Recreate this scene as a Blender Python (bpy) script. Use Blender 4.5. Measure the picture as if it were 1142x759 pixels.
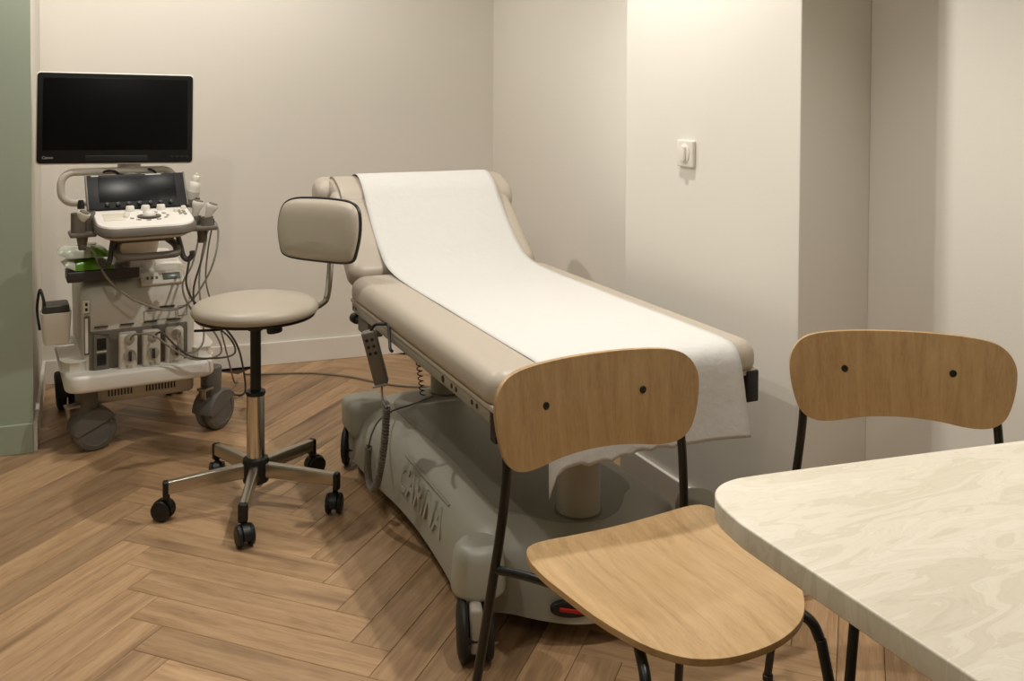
import bpy, bmesh, math, random
from mathutils import Vector, Matrix, Euler
random.seed(7)
for o in list(bpy.data.objects): bpy.data.objects.remove(o)
scene = bpy.context.scene
COL = scene.collection
R = math.radians

# ------------------------------------------------------------------ camera
cam_d = bpy.data.cameras.new('camera'); cam = bpy.data.objects.new('camera', cam_d); COL.objects.link(cam)
F_PX, CX, CY, IW, IH = 1044.6, 571.0, 127.0, 1142.0, 759.0
cam_d.sensor_fit = 'HORIZONTAL'; cam_d.sensor_width = 36.0
cam_d.lens = 36.0 * F_PX / IW
cam_d.shift_x = 0.0
cam_d.shift_y = -(IH / 2 - CY) / IW
cam_d.clip_start = 0.02
yaw, pitch, roll = -0.4306, 0.0245, 0.0050
fw = Vector((-math.sin(yaw) * math.cos(pitch), math.cos(yaw) * math.cos(pitch), -math.sin(pitch)))
rt0 = Vector((math.cos(yaw), math.sin(yaw), 0)); up0 = rt0.cross(fw)
rt = rt0 * math.cos(roll) + up0 * math.sin(roll); up = up0 * math.cos(roll) - rt0 * math.sin(roll)
mw = Matrix((rt, up, -fw)).transposed().to_4x4(); mw.translation = (0, 0, 1.30)
cam.matrix_world = mw
scene.camera = cam

# ------------------------------------------------------------------ world, exposure, lamps of the room
scene.view_settings.view_transform = 'Standard'
scene.view_settings.look = 'None'
scene.view_settings.gamma = 1.0
scene.view_settings.use_curve_mapping = False
scene.view_settings.exposure = -0.16
world = bpy.data.worlds.new('world'); scene.world = world; world.use_nodes = True
world.node_tree.nodes['Background'].inputs[0].default_value = (0.9, 0.85, 0.78, 1)
world.node_tree.nodes['Background'].inputs[1].default_value = 0.02

CEIL = 2.45
# (x, y, watts, beam degrees, where) recessed ceiling downlights, the rear ones added as fill
LAMPS = [
    (1.13, 1.20, 52, 92, 'above the dining table'),
    (1.27, 2.28, 80, 132, 'above the foot of the examination couch'),
    (0.08, 3.30, 56, 168, 'above the floor before the ultrasound machine'),
    (0.70, 3.70, 20, 168, 'above the couch headrest by the back wall'),
    (-0.30, 1.60, 23, 168, 'above the open floor before the stool'),
    (-0.30, 0.20, 13, 168, 'added as unseen fill light above the viewer'),  # out of view, added to fill the room from the rear
    (1.13, 0.00, 6, 110, 'added as unseen fill light behind the dining table'),  # weak unseen fill lamp, added behind the table
]
LAMP_COLOR = (1.0, 0.955, 0.89)
for x, y, w, beam, where in LAMPS:
    ld = bpy.data.lights.new('downlight_lamp', 'SPOT'); ld.energy = w; ld.color = LAMP_COLOR
    ld.spot_size = R(beam); ld.spot_blend = 0.45 if beam > 150 else 0.75; ld.shadow_soft_size = 0.026
    lo = bpy.data.objects.new('downlight_lamp', ld); COL.objects.link(lo); lo.location = (x, y, CEIL - 0.03)

# ------------------------------------------------------------------ materials
def s2l(c):
    c /= 255.0
    return c / 12.92 if c <= 0.04045 else ((c + 0.055) / 1.055) ** 2.4
def C(r, g, b): return (s2l(r), s2l(g), s2l(b), 1)
MATS = {}
def mat(name, col, rough=0.5, metal=0.0, bump=0.0, bscale=60.0, vary=0.0, coat=0.0, spec=None):
    if name in MATS: return MATS[name]
    m = bpy.data.materials.new(name); m.use_nodes = True; nt = m.node_tree; b = nt.nodes['Principled BSDF']
    b.inputs['Base Color'].default_value = col; b.inputs['Roughness'].default_value = rough
    b.inputs['Metallic'].default_value = metal; b.inputs['Coat Weight'].default_value = coat
    if spec is not None: b.inputs['Specular IOR Level'].default_value = spec
    if bump or vary:
        tc = nt.nodes.new('ShaderNodeTexCoord'); n = nt.nodes.new('ShaderNodeTexNoise')
        n.inputs['Scale'].default_value = bscale; n.inputs['Detail'].default_value = 4
        nt.links.new(tc.outputs['Object'], n.inputs['Vector'])
        if bump:
            bp = nt.nodes.new('ShaderNodeBump'); bp.inputs['Strength'].default_value = bump; bp.inputs['Distance'].default_value = 0.004
            nt.links.new(n.outputs['Fac'], bp.inputs['Height']); nt.links.new(bp.outputs['Normal'], b.inputs['Normal'])
        if vary:
            mx = nt.nodes.new('ShaderNodeMixRGB'); mx.inputs[1].default_value = tuple(c * (1 - vary) for c in col[:3]) + (1,)
            mx.inputs[2].default_value = tuple(min(1, c * (1 + vary)) for c in col[:3]) + (1,)
            nt.links.new(n.outputs['Fac'], mx.inputs[0]); nt.links.new(mx.outputs[0], b.inputs['Base Color'])
    MATS[name] = m
    return m

def wood_mat(name, cols, axis, scale, stretch, rough, per_object=False, spread=0.5, fine=1.0, coat=0.0, knots=False):
    """procedural timber; grain runs along local axis (0 x, 1 y, 2 z)"""
    m = bpy.data.materials.new(name); m.use_nodes = True; nt = m.node_tree; N = nt.nodes; L = nt.links
    b = N['Principled BSDF']; b.inputs['Roughness'].default_value = rough; b.inputs['Coat Weight'].default_value = coat
    tc = N.new('ShaderNodeTexCoord'); mp = N.new('ShaderNodeMapping'); sc = [scale, scale, scale]; sc[axis] = scale / stretch
    mp.inputs['Scale'].default_value = sc
    L.new(tc.outputs['Object'], mp.inputs['Vector'])
    vec = mp.outputs['Vector']
    oi = N.new('ShaderNodeObjectInfo')
    if per_object:
        off = N.new('ShaderNodeVectorMath'); off.operation = 'MULTIPLY_ADD'; off.inputs[1].default_value = (1, 1, 1)
        mul = N.new('ShaderNodeMath'); mul.operation = 'MULTIPLY'; mul.inputs[1].default_value = 137.0
        L.new(oi.outputs['Random'], mul.inputs[0]); L.new(vec, off.inputs[0]); L.new(mul.outputs[0], off.inputs[2]); vec = off.outputs[0]
    n1 = N.new('ShaderNodeTexNoise'); n1.inputs['Scale'].default_value = 1.0; n1.inputs['Detail'].default_value = 6; n1.inputs['Roughness'].default_value = 0.62
    n1.inputs['Distortion'].default_value = 0.6
    L.new(vec, n1.inputs['Vector'])
    n2 = N.new('ShaderNodeTexNoise'); n2.inputs['Scale'].default_value = 7.0 * fine; n2.inputs['Detail'].default_value = 3
    L.new(vec, n2.inputs['Vector'])
    mixf = N.new('ShaderNodeMath'); mixf.operation = 'MULTIPLY_ADD'; mixf.inputs[1].default_value = 0.30
    L.new(n2.outputs['Fac'], mixf.inputs[0])
    sub = N.new('ShaderNodeMath'); sub.operation = 'MULTIPLY'; sub.inputs[1].default_value = 0.70; L.new(n1.outputs['Fac'], sub.inputs[0]); L.new(sub.outputs[0], mixf.inputs[2])
    ramp = N.new('ShaderNodeValToRGB'); e = ramp.color_ramp.elements
    e[0].position = 0.5 - spread * 0.36; e[0].color = cols[0]; e[1].position = 0.5 + spread * 0.30; e[1].color = cols[2]
    mid = ramp.color_ramp.elements.new(0.5); mid.color = cols[1]
    L.new(mixf.outputs[0], ramp.inputs['Fac']); out = ramp.outputs['Color']
    if knots:
        kn = N.new('ShaderNodeTexNoise'); kn.inputs['Scale'].default_value = 0.45; kn.inputs['Detail'].default_value = 1.5; L.new(vec, kn.inputs['Vector'])
        kr = N.new('ShaderNodeValToRGB'); kr.color_ramp.elements[0].position = 0.60; kr.color_ramp.elements[0].color = (0, 0, 0, 1)
        kr.color_ramp.elements[1].position = 0.76; kr.color_ramp.elements[1].color = (0.75, 0.75, 0.75, 1); L.new(kn.outputs['Fac'], kr.inputs['Fac'])
        km = N.new('ShaderNodeMixRGB'); km.inputs[2].default_value = cols[3]; L.new(kr.outputs['Color'], km.inputs[0]); L.new(out, km.inputs[1]); out = km.outputs[0]
    if per_object:
        hsv = N.new('ShaderNodeHueSaturation'); mr = N.new('ShaderNodeMapRange'); mr.inputs['To Min'].default_value = 0.80; mr.inputs['To Max'].default_value = 1.20
        L.new(oi.outputs['Random'], mr.inputs['Value']); L.new(mr.outputs[0], hsv.inputs['Value']); L.new(out, hsv.inputs['Color']); out = hsv.outputs['Color']
    L.new(out, b.inputs['Base Color'])
    bp = N.new('ShaderNodeBump'); bp.inputs['Strength'].default_value = 0.12; bp.inputs['Distance'].default_value = 0.002
    L.new(n2.outputs['Fac'], bp.inputs['Height']); L.new(bp.outputs['Normal'], b.inputs['Normal'])
    MATS[name] = m
    return m

def swirl_mat(name):
    m = bpy.data.materials.new(name); m.use_nodes = True; nt = m.node_tree; N = nt.nodes; L = nt.links; b = N['Principled BSDF']
    b.inputs['Roughness'].default_value = 0.38
    tc = N.new('ShaderNodeTexCoord'); mp = N.new('ShaderNodeMapping'); mp.inputs['Scale'].default_value = (1.6, 7.0, 1.6); mp.inputs['Rotation'].default_value = (0, 0, R(24))
    L.new(tc.outputs['Object'], mp.inputs['Vector'])
    w = N.new('ShaderNodeTexNoise'); w.inputs['Scale'].default_value = 1.5; w.inputs['Detail'].default_value = 2.0; L.new(mp.outputs[0], w.inputs['Vector'])
    mx = N.new('ShaderNodeVectorMath'); mx.operation = 'MULTIPLY_ADD'; mx.inputs[1].default_value = (1.5, 1.5, 1.5)
    L.new(w.outputs['Color'], mx.inputs[0]); L.new(mp.outputs[0], mx.inputs[2])
    v = N.new('ShaderNodeTexNoise'); v.inputs['Scale'].default_value = 2.3; v.inputs['Detail'].default_value = 8; v.inputs['Roughness'].default_value = 0.66; v.inputs['Distortion'].default_value = 0.9
    L.new(mx.outputs[0], v.inputs['Vector'])
    rp = N.new('ShaderNodeValToRGB'); el = rp.color_ramp.elements
    el[0].position = 0.30; el[0].color = C(212, 203, 182); el[1].position = 0.72; el[1].color = C(234, 227, 210)
    for p, c in ((0.40, C(223, 215, 196)), (0.46, C(218, 209, 188)), (0.49, C(228, 220, 202)), (0.55, C(231, 224, 206)), (0.58, C(224, 216, 196)), (0.61, C(233, 226, 209))):
        k = el.new(p); k.color = c
    L.new(v.outputs['Fac'], rp.inputs['Fac']); L.new(rp.outputs[0], b.inputs['Base Color'])
    MATS[name] = m
    return m

M_WALL = mat('wall_paint', C(229, 224, 214), 0.75, bump=0.05, bscale=180)
M_GREEN = mat('green_wall_paint', C(168, 178, 160), 0.7, bump=0.05, bscale=180)
M_TRIM = mat('trim_paint', C(233, 228, 218), 0.45)
M_CEIL = mat('ceiling_paint', C(225, 220, 212), 0.8)
M_PLANK = wood_mat('oak_plank', [C(138, 106, 76), C(180, 145, 108), C(197, 164, 127), C(104, 77, 54)], 0, 34, 11, 0.42, per_object=True, spread=0.62, knots=True)
M_SUB = mat('plank_joint', C(62, 44, 30), 0.8)
M_OAK_BACK = wood_mat('oak_veneer_back', [C(156, 123, 82), C(179, 146, 102), C(190, 158, 114)], 2, 46, 14, 0.40, spread=0.55, fine=1.6)
M_OAK_SEAT = wood_mat('oak_veneer_seat', [C(176, 141, 94), C(200, 165, 117), C(212, 178, 131)], 1, 46, 16, 0.38, spread=0.5, fine=1.6)
M_BLACKST = mat('black_steel', C(22, 21, 20), 0.38, bump=0.0)
M_TOP = swirl_mat('cream_solid_surface')
M_LEATHER = mat('taupe_leatherette', C(186, 175, 160), 0.42, bump=0.06, bscale=350)
M_LEATHER2 = mat('stool_leatherette', C(180, 170, 154), 0.42, bump=0.06, bscale=350)
M_PIPE = mat('black_piping', C(24, 23, 23), 0.4)
M_CHROME = mat('chrome', C(205, 200, 192), 0.16, 1.0)
M_SATIN = mat('satin_chrome', C(186, 180, 168), 0.30, 1.0)
M_BLACKP = mat('black_plastic', C(20, 20, 20), 0.45)
M_RUBBER = mat('dark_rubber', C(30, 29, 28), 0.6)
M_COUCH = mat('couch_grey_plastic', C(170, 168, 156), 0.42, bump=0.02, bscale=300)
M_DECK = mat('couch_deck_grey', C(140, 137, 126), 0.5, bump=0.03, bscale=300)
M_COLUMN = mat('couch_column', C(170, 163, 149), 0.4)
M_RAIL = mat('couch_rail', C(152, 146, 134), 0.45)
M_PAPER = mat('couch_paper', C(214, 212, 208), 0.85, bump=0.6, bscale=42)
M_MWHITE = mat('machine_white', C(240, 235, 226), 0.4)
M_MBEIGE = mat('machine_beige', C(214, 206, 193), 0.45)
M_MGREY = mat('machine_grey', C(112, 105, 95), 0.45)
M_MDARK = mat('machine_dark', C(62, 59, 55), 0.45)
M_CASTER = mat('caster_grey', C(108, 104, 98), 0.5)
M_SCREEN = mat('glossy_screen', C(6, 6, 7), 0.34, spec=0.2)
M_BEZEL = mat('screen_bezel', C(17, 17, 18), 0.5, spec=0.3)
M_CABLE = mat('cable_grey', C(138, 129, 117), 0.5)
M_CABLED = mat('cable_dark', C(78, 72, 66), 0.5)
M_WHITE = mat('white_plastic', C(232, 226, 216), 0.4)
M_PACKG = mat('green_film', C(98, 150, 40), 0.3)
M_PACKW = mat('pale_film', C(200, 204, 186), 0.3)
M_RED = mat('red_mark', C(196, 40, 30), 0.4)
M_LCD = mat('small_lcd', C(112, 116, 108), 0.25)
M_PRINT = mat('pale_print', C(190, 188, 184), 0.5)
M_METAL = mat('brushed_steel', C(170, 164, 154), 0.3, 1.0)
M_LAMP = mat('lamp_rim', C(235, 232, 226), 0.5)
M_GLOW = bpy.data.materials.new('lamp_lens'); M_GLOW.use_nodes = True
_b = M_GLOW.node_tree.nodes['Principled BSDF']; _b.inputs['Emission Color'].default_value = LAMP_COLOR + (1,); _b.inputs['Emission Strength'].default_value = 6.0

# ------------------------------------------------------------------ mesh helpers
def cr(points, n=8, closed=False):
    """Catmull-Rom through points"""
    P = [Vector(p) for p in points]; out = []; k = len(P)
    rng = range(k if closed else k - 1)
    for i in rng:
        if closed: p0, p1, p2, p3 = P[(i - 1) % k], P[i], P[(i + 1) % k], P[(i + 2) % k]
        else: p0, p1, p2, p3 = P[max(i - 1, 0)], P[i], P[i + 1], P[min(i + 2, k - 1)]
        for j in range(n):
            t = j / n
            out.append(0.5 * ((2 * p1) + (p2 - p0) * t + (2 * p0 - 5 * p1 + 4 * p2 - p3) * t * t + (3 * p1 - p0 - 3 * p2 + p3) * t ** 3))
    if not closed: out.append(P[-1])
    return out

class MB:
    def __init__(s): s.v = []; s.f = []; s.mi = []
    def add(s, verts, faces, M=None, mi=0):
        b = len(s.v)
        s.v += [tuple(M @ Vector(v)) if M is not None else tuple(v) for v in verts]
        s.f += [tuple(b + i for i in f) for f in faces]; s.mi += [mi] * len(faces)
        return s
    def bm(s, bm, M=None, mi=0):
        bm.verts.index_update()
        s.add([v.co.copy() for v in bm.verts], [[v.index for v in f.verts] for f in bm.faces], M, mi); bm.free(); return s
    def box(s, c, size, bev=0.0, seg=2, rot=None, mi=0, M=None):
        bm = bmesh.new(); bmesh.ops.create_cube(bm, size=1)
        for v in bm.verts: v.co = Vector((v.co.x * size[0], v.co.y * size[1], v.co.z * size[2]))
        if bev: bmesh.ops.bevel(bm, geom=list(bm.edges), offset=min(bev, min(size) * 0.499), segments=seg, profile=0.5, affect='EDGES')
        T = Matrix.Translation(c)
        if rot is not None: T = T @ (rot if isinstance(rot, Matrix) else Euler(rot).to_matrix()).to_4x4()
        if M is not None: T = M @ T
        return s.bm(bm, T, mi)
    def lathe(s, prof, n=28, M=None, mi=0):
        """prof: (r, z) from one end to the other; r==0 closes"""
        V = []; Fc = []; rings = []
        for r, z in prof:
            if r < 1e-6: rings.append([len(V)]); V.append((0, 0, z))
            else:
                rings.append(list(range(len(V), len(V) + n)))
                V += [(r * math.cos(2 * math.pi * i / n), r * math.sin(2 * math.pi * i / n), z) for i in range(n)]
        for a, b in zip(rings, rings[1:]):
            for i in range(n):
                j = (i + 1) % n
                if len(a) == 1 and len(b) == 1: continue
                if len(a) == 1: Fc.append((a[0], b[j], b[i]))
                elif len(b) == 1: Fc.append((a[i], a[j], b[0]))
                else: Fc.append((a[i], a[j], b[j], b[i]))
        if len(rings[0]) > 1: Fc.append(tuple(reversed(rings[0])))
        if len(rings[-1]) > 1: Fc.append(tuple(rings[-1]))
        return s.add(V, Fc, M, mi)
    def cyl(s, p0, p1, r, r1=None, n=24, bev=0.0, mi=0):
        p0 = Vector(p0); p1 = Vector(p1); d = p1 - p0; h = d.length; r1 = r if r1 is None else r1
        M = Matrix.Translation(p0) @ d.to_track_quat('Z', 'Y').to_matrix().to_4x4()
        if bev:
            bev = min(bev, r * 0.95, r1 * 0.95, h * 0.49); k = 0.293 * bev
            prof = [(0, 0), (r - bev, 0), (r - k, k), (r, bev), (r1, h - bev), (r1 - k, h - k), (r1 - bev, h), (0, h)]
        else: prof = [(0, 0), (r, 0), (r1, h), (0, h)]
        return s.lathe(prof, n, M, mi)
    def tube(s, pts, r, n=10, closed=False, mi=0, rz=None):
        P = [Vector(p) for p in pts]; k = len(P); V = []; Fc = []
        def tan(i):
            if closed: return (P[(i + 1) % k] - P[(i - 1) % k]).normalized()
            return (P[min(i + 1, k - 1)] - P[max(i - 1, 0)]).normalized()
        t0 = tan(0); ref = Vector((0, 0, 1)) if abs(t0.z) < 0.9 else Vector((1, 0, 0))
        nrm = (ref - t0 * ref.dot(t0)).normalized()
        for i in range(k):
            t = tan(i); nrm = (nrm - t * nrm.dot(t)).normalized(); bn = t.cross(nrm)
            rr = r[i] if isinstance(r, (list, tuple)) else r; r2 = rr if rz is None else rz
            V += [P[i] + nrm * (r2 * math.cos(2 * math.pi * j / n)) + bn * (rr * math.sin(2 * math.pi * j / n)) for j in range(n)]
        for i in range(k if closed else k - 1):
            a = i * n; b = ((i + 1) % k) * n
            for j in range(n):
                q = (j + 1) % n; Fc.append((a + j, a + q, b + q, b + j))
        if not closed: Fc += [tuple(reversed(range(n))), tuple(range((k - 1) * n, k * n))]
        return s.add(V, Fc, None, mi)
    def loft(s, rings, cap=True, M=None, mi=0):
        n = len(rings[0]); V = [p for r in rings for p in r]; Fc = []
        for i in range(len(rings) - 1):
            for j in range(n):
                q = (j + 1) % n; Fc.append((i * n + j, i * n + q, (i + 1) * n + q, (i + 1) * n + j))
        if cap:
            Fc += [tuple(reversed(range(n))), tuple(range((len(rings) - 1) * n, len(rings) * n))]
        return s.add(V, Fc, M, mi)
    def prism(s, outline, z0, z1, bev=0.0, M=None, mi=0, seg=3):
        """outline: ccw 2d points (x,y); rounded rim"""
        def off(o):
            if o == 0: return outline
            k = len(outline); res = []
            for i in range(k):
                p = Vector(outline[i][:2]); a = Vector(outline[i - 1][:2]); b = Vector(outline[(i + 1) % k][:2])
                t = (b - a).normalized(); nn = Vector((-t.y, t.x)); res.append(p + nn * o)
            return res
        prof = []
        if bev:
            for i in range(seg + 1):
                a = math.pi / 2 * i / seg; prof.append((bev * (1 - math.sin(a)), z0 + bev * (1 - math.cos(a))))
            for i in range(seg + 1):
                a = math.pi / 2 * i / seg; prof.append((bev * (1 - math.cos(a)), z1 - bev * (1 - math.sin(a))))
        else: prof = [(0, z0), (0, z1)]
        return s.loft([[(p[0], p[1], z) for p in off(o)] for o, z in prof], True, M, mi)
    def build(s, name, m, parent=None, smooth=True, angle=35, loc=None, rot=None):
        me = bpy.data.meshes.new(name); me.from_pydata([tuple(v) for v in s.v], [], s.f); me.validate()
        ms = m if isinstance(m, (list, tuple)) else [m]
        for q in ms: me.materials.append(q)
        if len(ms) > 1 and len(me.polygons) == len(s.mi): me.polygons.foreach_set('material_index', s.mi)
        bm = bmesh.new(); bm.from_mesh(me); bmesh.ops.recalc_face_normals(bm, faces=bm.faces); bm.to_mesh(me); bm.free()
        if smooth:
            me.polygons.foreach_set('use_smooth', [True] * len(me.polygons))
            me.set_sharp_from_angle(angle=R(angle))
        me.update()
        o = bpy.data.objects.new(name, me); COL.objects.link(o)
        if parent is not None: o.parent = parent
        if loc is not None: o.location = loc
        if rot is not None: o.rotation_euler = rot
        return o

def tag(o, label=None, cat=None, group=None, kind=None):
    if label: o['label'] = label
    if cat: o['category'] = cat
    if group: o['group'] = group
    if kind: o['kind'] = kind
    return o
def thing(name, label, cat, loc=(0, 0, 0), rz=0.0, group=None):
    o = bpy.data.objects.new(name, None); COL.objects.link(o); o.empty_display_size = 0.05
    o.location = loc; o.rotation_euler = (0, 0, rz)
    return tag(o, label, cat, group)
def dup(root, loc, rz, label):
    def cp(o, par):
        c = o.copy(); COL.objects.link(c); c.parent = par
        for ch in [x for x in list(bpy.data.objects) if x.parent == o]: cp(ch, c)
        return c
    r = cp(root, None); r.location = loc; r.rotation_euler = (0, 0, rz); r['label'] = label
    return r
def rrect(w, h, r, n=6, cx=0, cy=0):
    pts = []
    for sx, sy, a0 in ((1, -1, -90), (1, 1, 0), (-1, 1, 90), (-1, -1, 180)):
        for i in range(n + 1):
            a = R(a0 + 90 * i / n); pts.append((cx + sx * (w / 2 - r) + r * math.cos(a), cy + sy * (h / 2 - r) + r * math.sin(a)))
    return pts
def text_mesh(txt, size, depth, name, m, parent, M, bold=0.0, shear=0.0):
    cu = bpy.data.curves.new(name, 'FONT'); cu.body = txt; cu.size = size; cu.extrude = depth; cu.align_x = 'LEFT'; cu.offset = bold; cu.shear = shear
    t = bpy.data.objects.new(name, cu); COL.objects.link(t)
    dg = bpy.context.evaluated_depsgraph_get(); me = bpy.data.meshes.new_from_object(t.evaluated_get(dg))
    bpy.data.objects.remove(t)
    me.transform(M); me.materials.clear(); me.materials.append(m)
    o = bpy.data.objects.new(name, me); COL.objects.link(o); o.parent = parent
    return o

# ------------------------------------------------------------------ room shell
XR, XP = 1.905, 1.667                 # right wall, pillar face
BW0 = Vector((0.597, 4.502)); BWD = Vector((0.9957, -0.0928))       # foot of the back wall
def bwy(x): return BW0.y + (x - BW0.x) * BWD.y / BWD.x
XL, YB = -1.9, -1.3
fl = MB().box(((XL + XR) / 2, (YB + 4.75) / 2, -0.05), (XR - XL + 0.1, 4.85 - YB, 0.08)).build('floor', M_SUB, smooth=False)
tag(fl, 'oak coloured herringbone plank floor', None, kind='structure')
# herringbone planks: a runs up-right, b runs down-right
PW = 1.30 / 12.665; PL = 6.473; G = 0.0006
ORG = Vector((0.9759 * PW, 33.85 * PW))
ea = Vector((math.cos(R(45)), math.sin(R(45)))); eb = Vector((math.cos(R(45)), -math.sin(R(45))))
pm = MB().box((0, 0, -0.0045), (PL * PW - 2 * G, PW - 2 * G, 0.009), bev=0.0010, seg=1)
po = pm.build('plank', M_PLANK, smooth=False); pmesh = po.data; bpy.data.objects.remove(po)
cand = []
fwd2 = Vector((fw.x, fw.y)).normalized(); rgt2 = Vector((rt.x, rt.y)).normalized()
for j in range(-5, 6):
    for k in range(-22, 60):
        for kind in (0, 1):
            if kind == 0: ac, bc, ang = -k - PL / 2, k + 0.5, R(45)
            else: ac, bc, ang = -k - 0.5, k + 1 + PL / 2, R(-45)
            ac += j * PL; bc += j * PL
            c = ORG + ea * (ac * PW) + eb * (bc * PW)
            if c.x < XL - 0.1 or c.x > XR + 0.12 or c.y < YB - 0.1 or c.y > bwy(c.x) + 0.12: continue
            if c.x < -0.5 and c.y > 4.1: continue
            dep = c.dot(fwd2); lat = c.dot(rgt2)
            inv = 0 if (dep > 1.2 and abs(lat) < dep * 0.62 + 0.35) else 1
            cand.append((inv, c.length, c, ang, kind))
cand.sort(key=lambda t: (t[0], t[1]))
rest = MB()
for i, (inv, dist, c, ang, kind) in enumerate(cand):
    if i < 296:
        o = bpy.data.objects.new('plank', pmesh); COL.objects.link(o); o.parent = fl
        o.location = (c.x, c.y, 0); o.rotation_euler = (0, 0, ang + (math.pi if random.random() < 0.5 else 0))
    else:
        rest.box((c.x, c.y, -0.0045), (PL * PW - 2 * G, PW - 2 * G, 0.009), rot=(0, 0, ang))
if rest.v: tag(rest.build('plank_field', M_PLANK, fl, smooth=False), kind='stuff')

def wall_quad(name, pts, h, t_dir, t, m, z0=0.0):
    """thick wall on a foot line pts[0]->pts[1], thickened along t_dir"""
    a, b = Vector(pts[0]), Vector(pts[1]); d = Vector(t_dir) * t
    ring = [a, b, b + d, a + d]
    w = MB().loft([[(p.x, p.y, z) for p in ring] for z in (z0, h)]).build(name, m, smooth=False)
    return tag(w, kind='structure')
xc = XR + 0.10
wall_quad('wall_back', ((-0.55, bwy(-0.55)), (xc, bwy(xc))), CEIL, (0.0928, 0.9957), 0.10, M_WALL)
wall_quad('wall_right', ((XR, YB), (XR, bwy(XR))), CEIL, (1, 0), 0.10, M_WALL)
YP0, YP1 = 1.800, 2.610
YP0, YP1 = 1.864, 2.708
tag(MB().box(((XP + XR) / 2, (YP0 + YP1) / 2, CEIL / 2), (XR - XP, YP1 - YP0, CEIL), bev=0.003, seg=2).build('wall_right_pillar', M_WALL, smooth=False), kind='structure')
# green wall on the left: painted front, off-white return
gx, gy, gs = -0.164, 3.735, -0.07
def gyf(x): return gy + (x - gx) * gs
gw = MB(); ring = [(XL, gyf(XL)), (gx, gy), (gx, bwy(gx)), (XL, bwy(XL))]
gw.loft([[(p[0], p[1], z) for p in ring] for z in (0, CEIL)])
gw.mi = [1, 0, 0, 0, 0, 0]; gw.mi[0] = 1; gw.mi[1] = 0
go = gw.build('wall_left', [M_WALL, M_GREEN], smooth=False); tag(go, kind='structure')
wall_quad('wall_far_left', ((XL, YB), (XL, bwy(XL))), CEIL, (-1, 0), 0.10, M_GREEN)  # unseen wall, green chosen to cut bounced light
wall_quad('wall_rear', ((XL - .1, YB), (XR + .1, YB)), CEIL, (0, -1), 0.10, M_GREEN)  # out of view, green too so less light bounces back
tag(MB().box(((XL + XR) / 2, (YB + 4.75) / 2, CEIL + 0.05), (XR - XL + 0.3, 4.9 - YB + 0.2, 0.10)).build('ceiling', M_CEIL, smooth=False), kind='structure')
# baseboards
BH, BT = 0.106, 0.013
def baseboard(name, a, b, nrm, m, h=BH):
    a, b, n = Vector(a), Vector(b), Vector(nrm)
    L = (b - a).length; ang = math.atan2((b - a).y, (b - a).x); c = (a + b) / 2 + n * (BT / 2)
    o = MB().box((c.x, c.y, h / 2), (L, BT, h), bev=0.0025, seg=2, rot=(0, 0, ang)).build(name, m, smooth=False)
    return tag(o, kind='structure')
nb = Vector((-0.0928, -0.9957))
baseboard('baseboard_back', (gx + 0.001, bwy(gx)), (XR, bwy(XR)), nb, M_TRIM)
baseboard('baseboard_right_recess', (XR, YP1), (XR, bwy(XR) - BT), (-1, 0), M_TRIM)
baseboard('baseboard_pillar', (XP, YP0 - BT), (XP, YP1 + 0.0), (-1, 0), M_TRIM)
baseboard('baseboard_pillar_end', (XP, YP0), (XR, YP0), (0, -1), M_TRIM)
baseboard('baseboard_right', (XR, YB), (XR, YP0 - BT), (-1, 0), M_TRIM)
gn = Vector((gs, -1)).normalized()
baseboard('baseboard_left', (XL, gyf(XL)), (gx, gy), gn, M_GREEN)
baseboard('baseboard_left_return', (gx, gy), (gx, bwy(gx) - BT), (1, 0), M_TRIM)

# ceiling downlight fixtures, including those of the added rear fill lamps
for x, y, w, beam, where in LAMPS:
    t = thing('ceiling_downlight', 'round white recessed ceiling downlight ' + where, 'light', (x, y, CEIL), 0, 'recessed ceiling downlights')
    MB().lathe([(0.046, 0.0), (0.062, 0.0), (0.062, -0.004), (0.058, -0.008), (0.048, -0.006), (0.046, 0.0)], 32).build('rim', M_LAMP, t)
    MB().lathe([(0, -0.001), (0.046, -0.001), (0.046, 0.0), (0, 0.0)], 32).build('lens', M_GLOW, t)

# ------------------------------------------------------------------ wall switch
sw = thing('wall_switch', 'white rectangular rocker switch on the bright wall pillar', 'switch', (XP, 2.352, 1.114), R(-90))
# local: x along wall (towards the viewer), -y out of the wall
Mo = Matrix.Rotation(R(90), 4, 'X')
MB().prism(rrect(0.082, 0.080, 0.004), 0, 0.012, 0.003, Mo).build('plate', M_WHITE, sw)
ov = [(0.024 * math.cos(2 * math.pi * i / 28), 0.030 * math.sin(2 * math.pi * i / 28)) for i in range(28)]
MB().prism(ov, 0.011, 0.0145, 0.001, Mo).build('rocker_surround', M_WHITE, sw)
MB().prism(rrect(0.021, 0.050, 0.009), 0.0125, 0.021, 0.003, Mo).build('rocker', M_WHITE, sw)

# ------------------------------------------------------------------ examination couch
ex = thing('examination_couch', 'taupe padded examination couch on a grey wheeled base with raised backrest', 'exam table')
XC0, XC1 = 0.80, 1.53; XM = (XC0 + XC1) / 2; CW = XC1 - XC0
def cushion(w, l, h, rp, re, crown=0.0, nseg=7):
    """pad lying in xy, centred, z 0..h: plan corner radius rp, edge radius re, crowned top"""
    mb = MB(); rings = []
    ol = lambda o: rrect(w - 2 * o, l - 2 * o, max(rp - o, 0.004), 8)
    for o, z in ((0.012, 0.0), (0.003, 0.006), (0.0, 0.016)): rings.append([(x, y, z) for x, y in ol(o)])
    for i in range(nseg + 1):
        a = math.pi / 2 * i / nseg; rings.append([(x, y, h - re + re * math.sin(a)) for x, y in ol(re * (1 - math.cos(a)))])
    if crown:
        for q in (0.35, 0.7): rings.append([(x, y, h + crown * q) for x, y in ol(re + (w / 2 - re) * 0.55 * q)])
    return mb.loft(rings)
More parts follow.
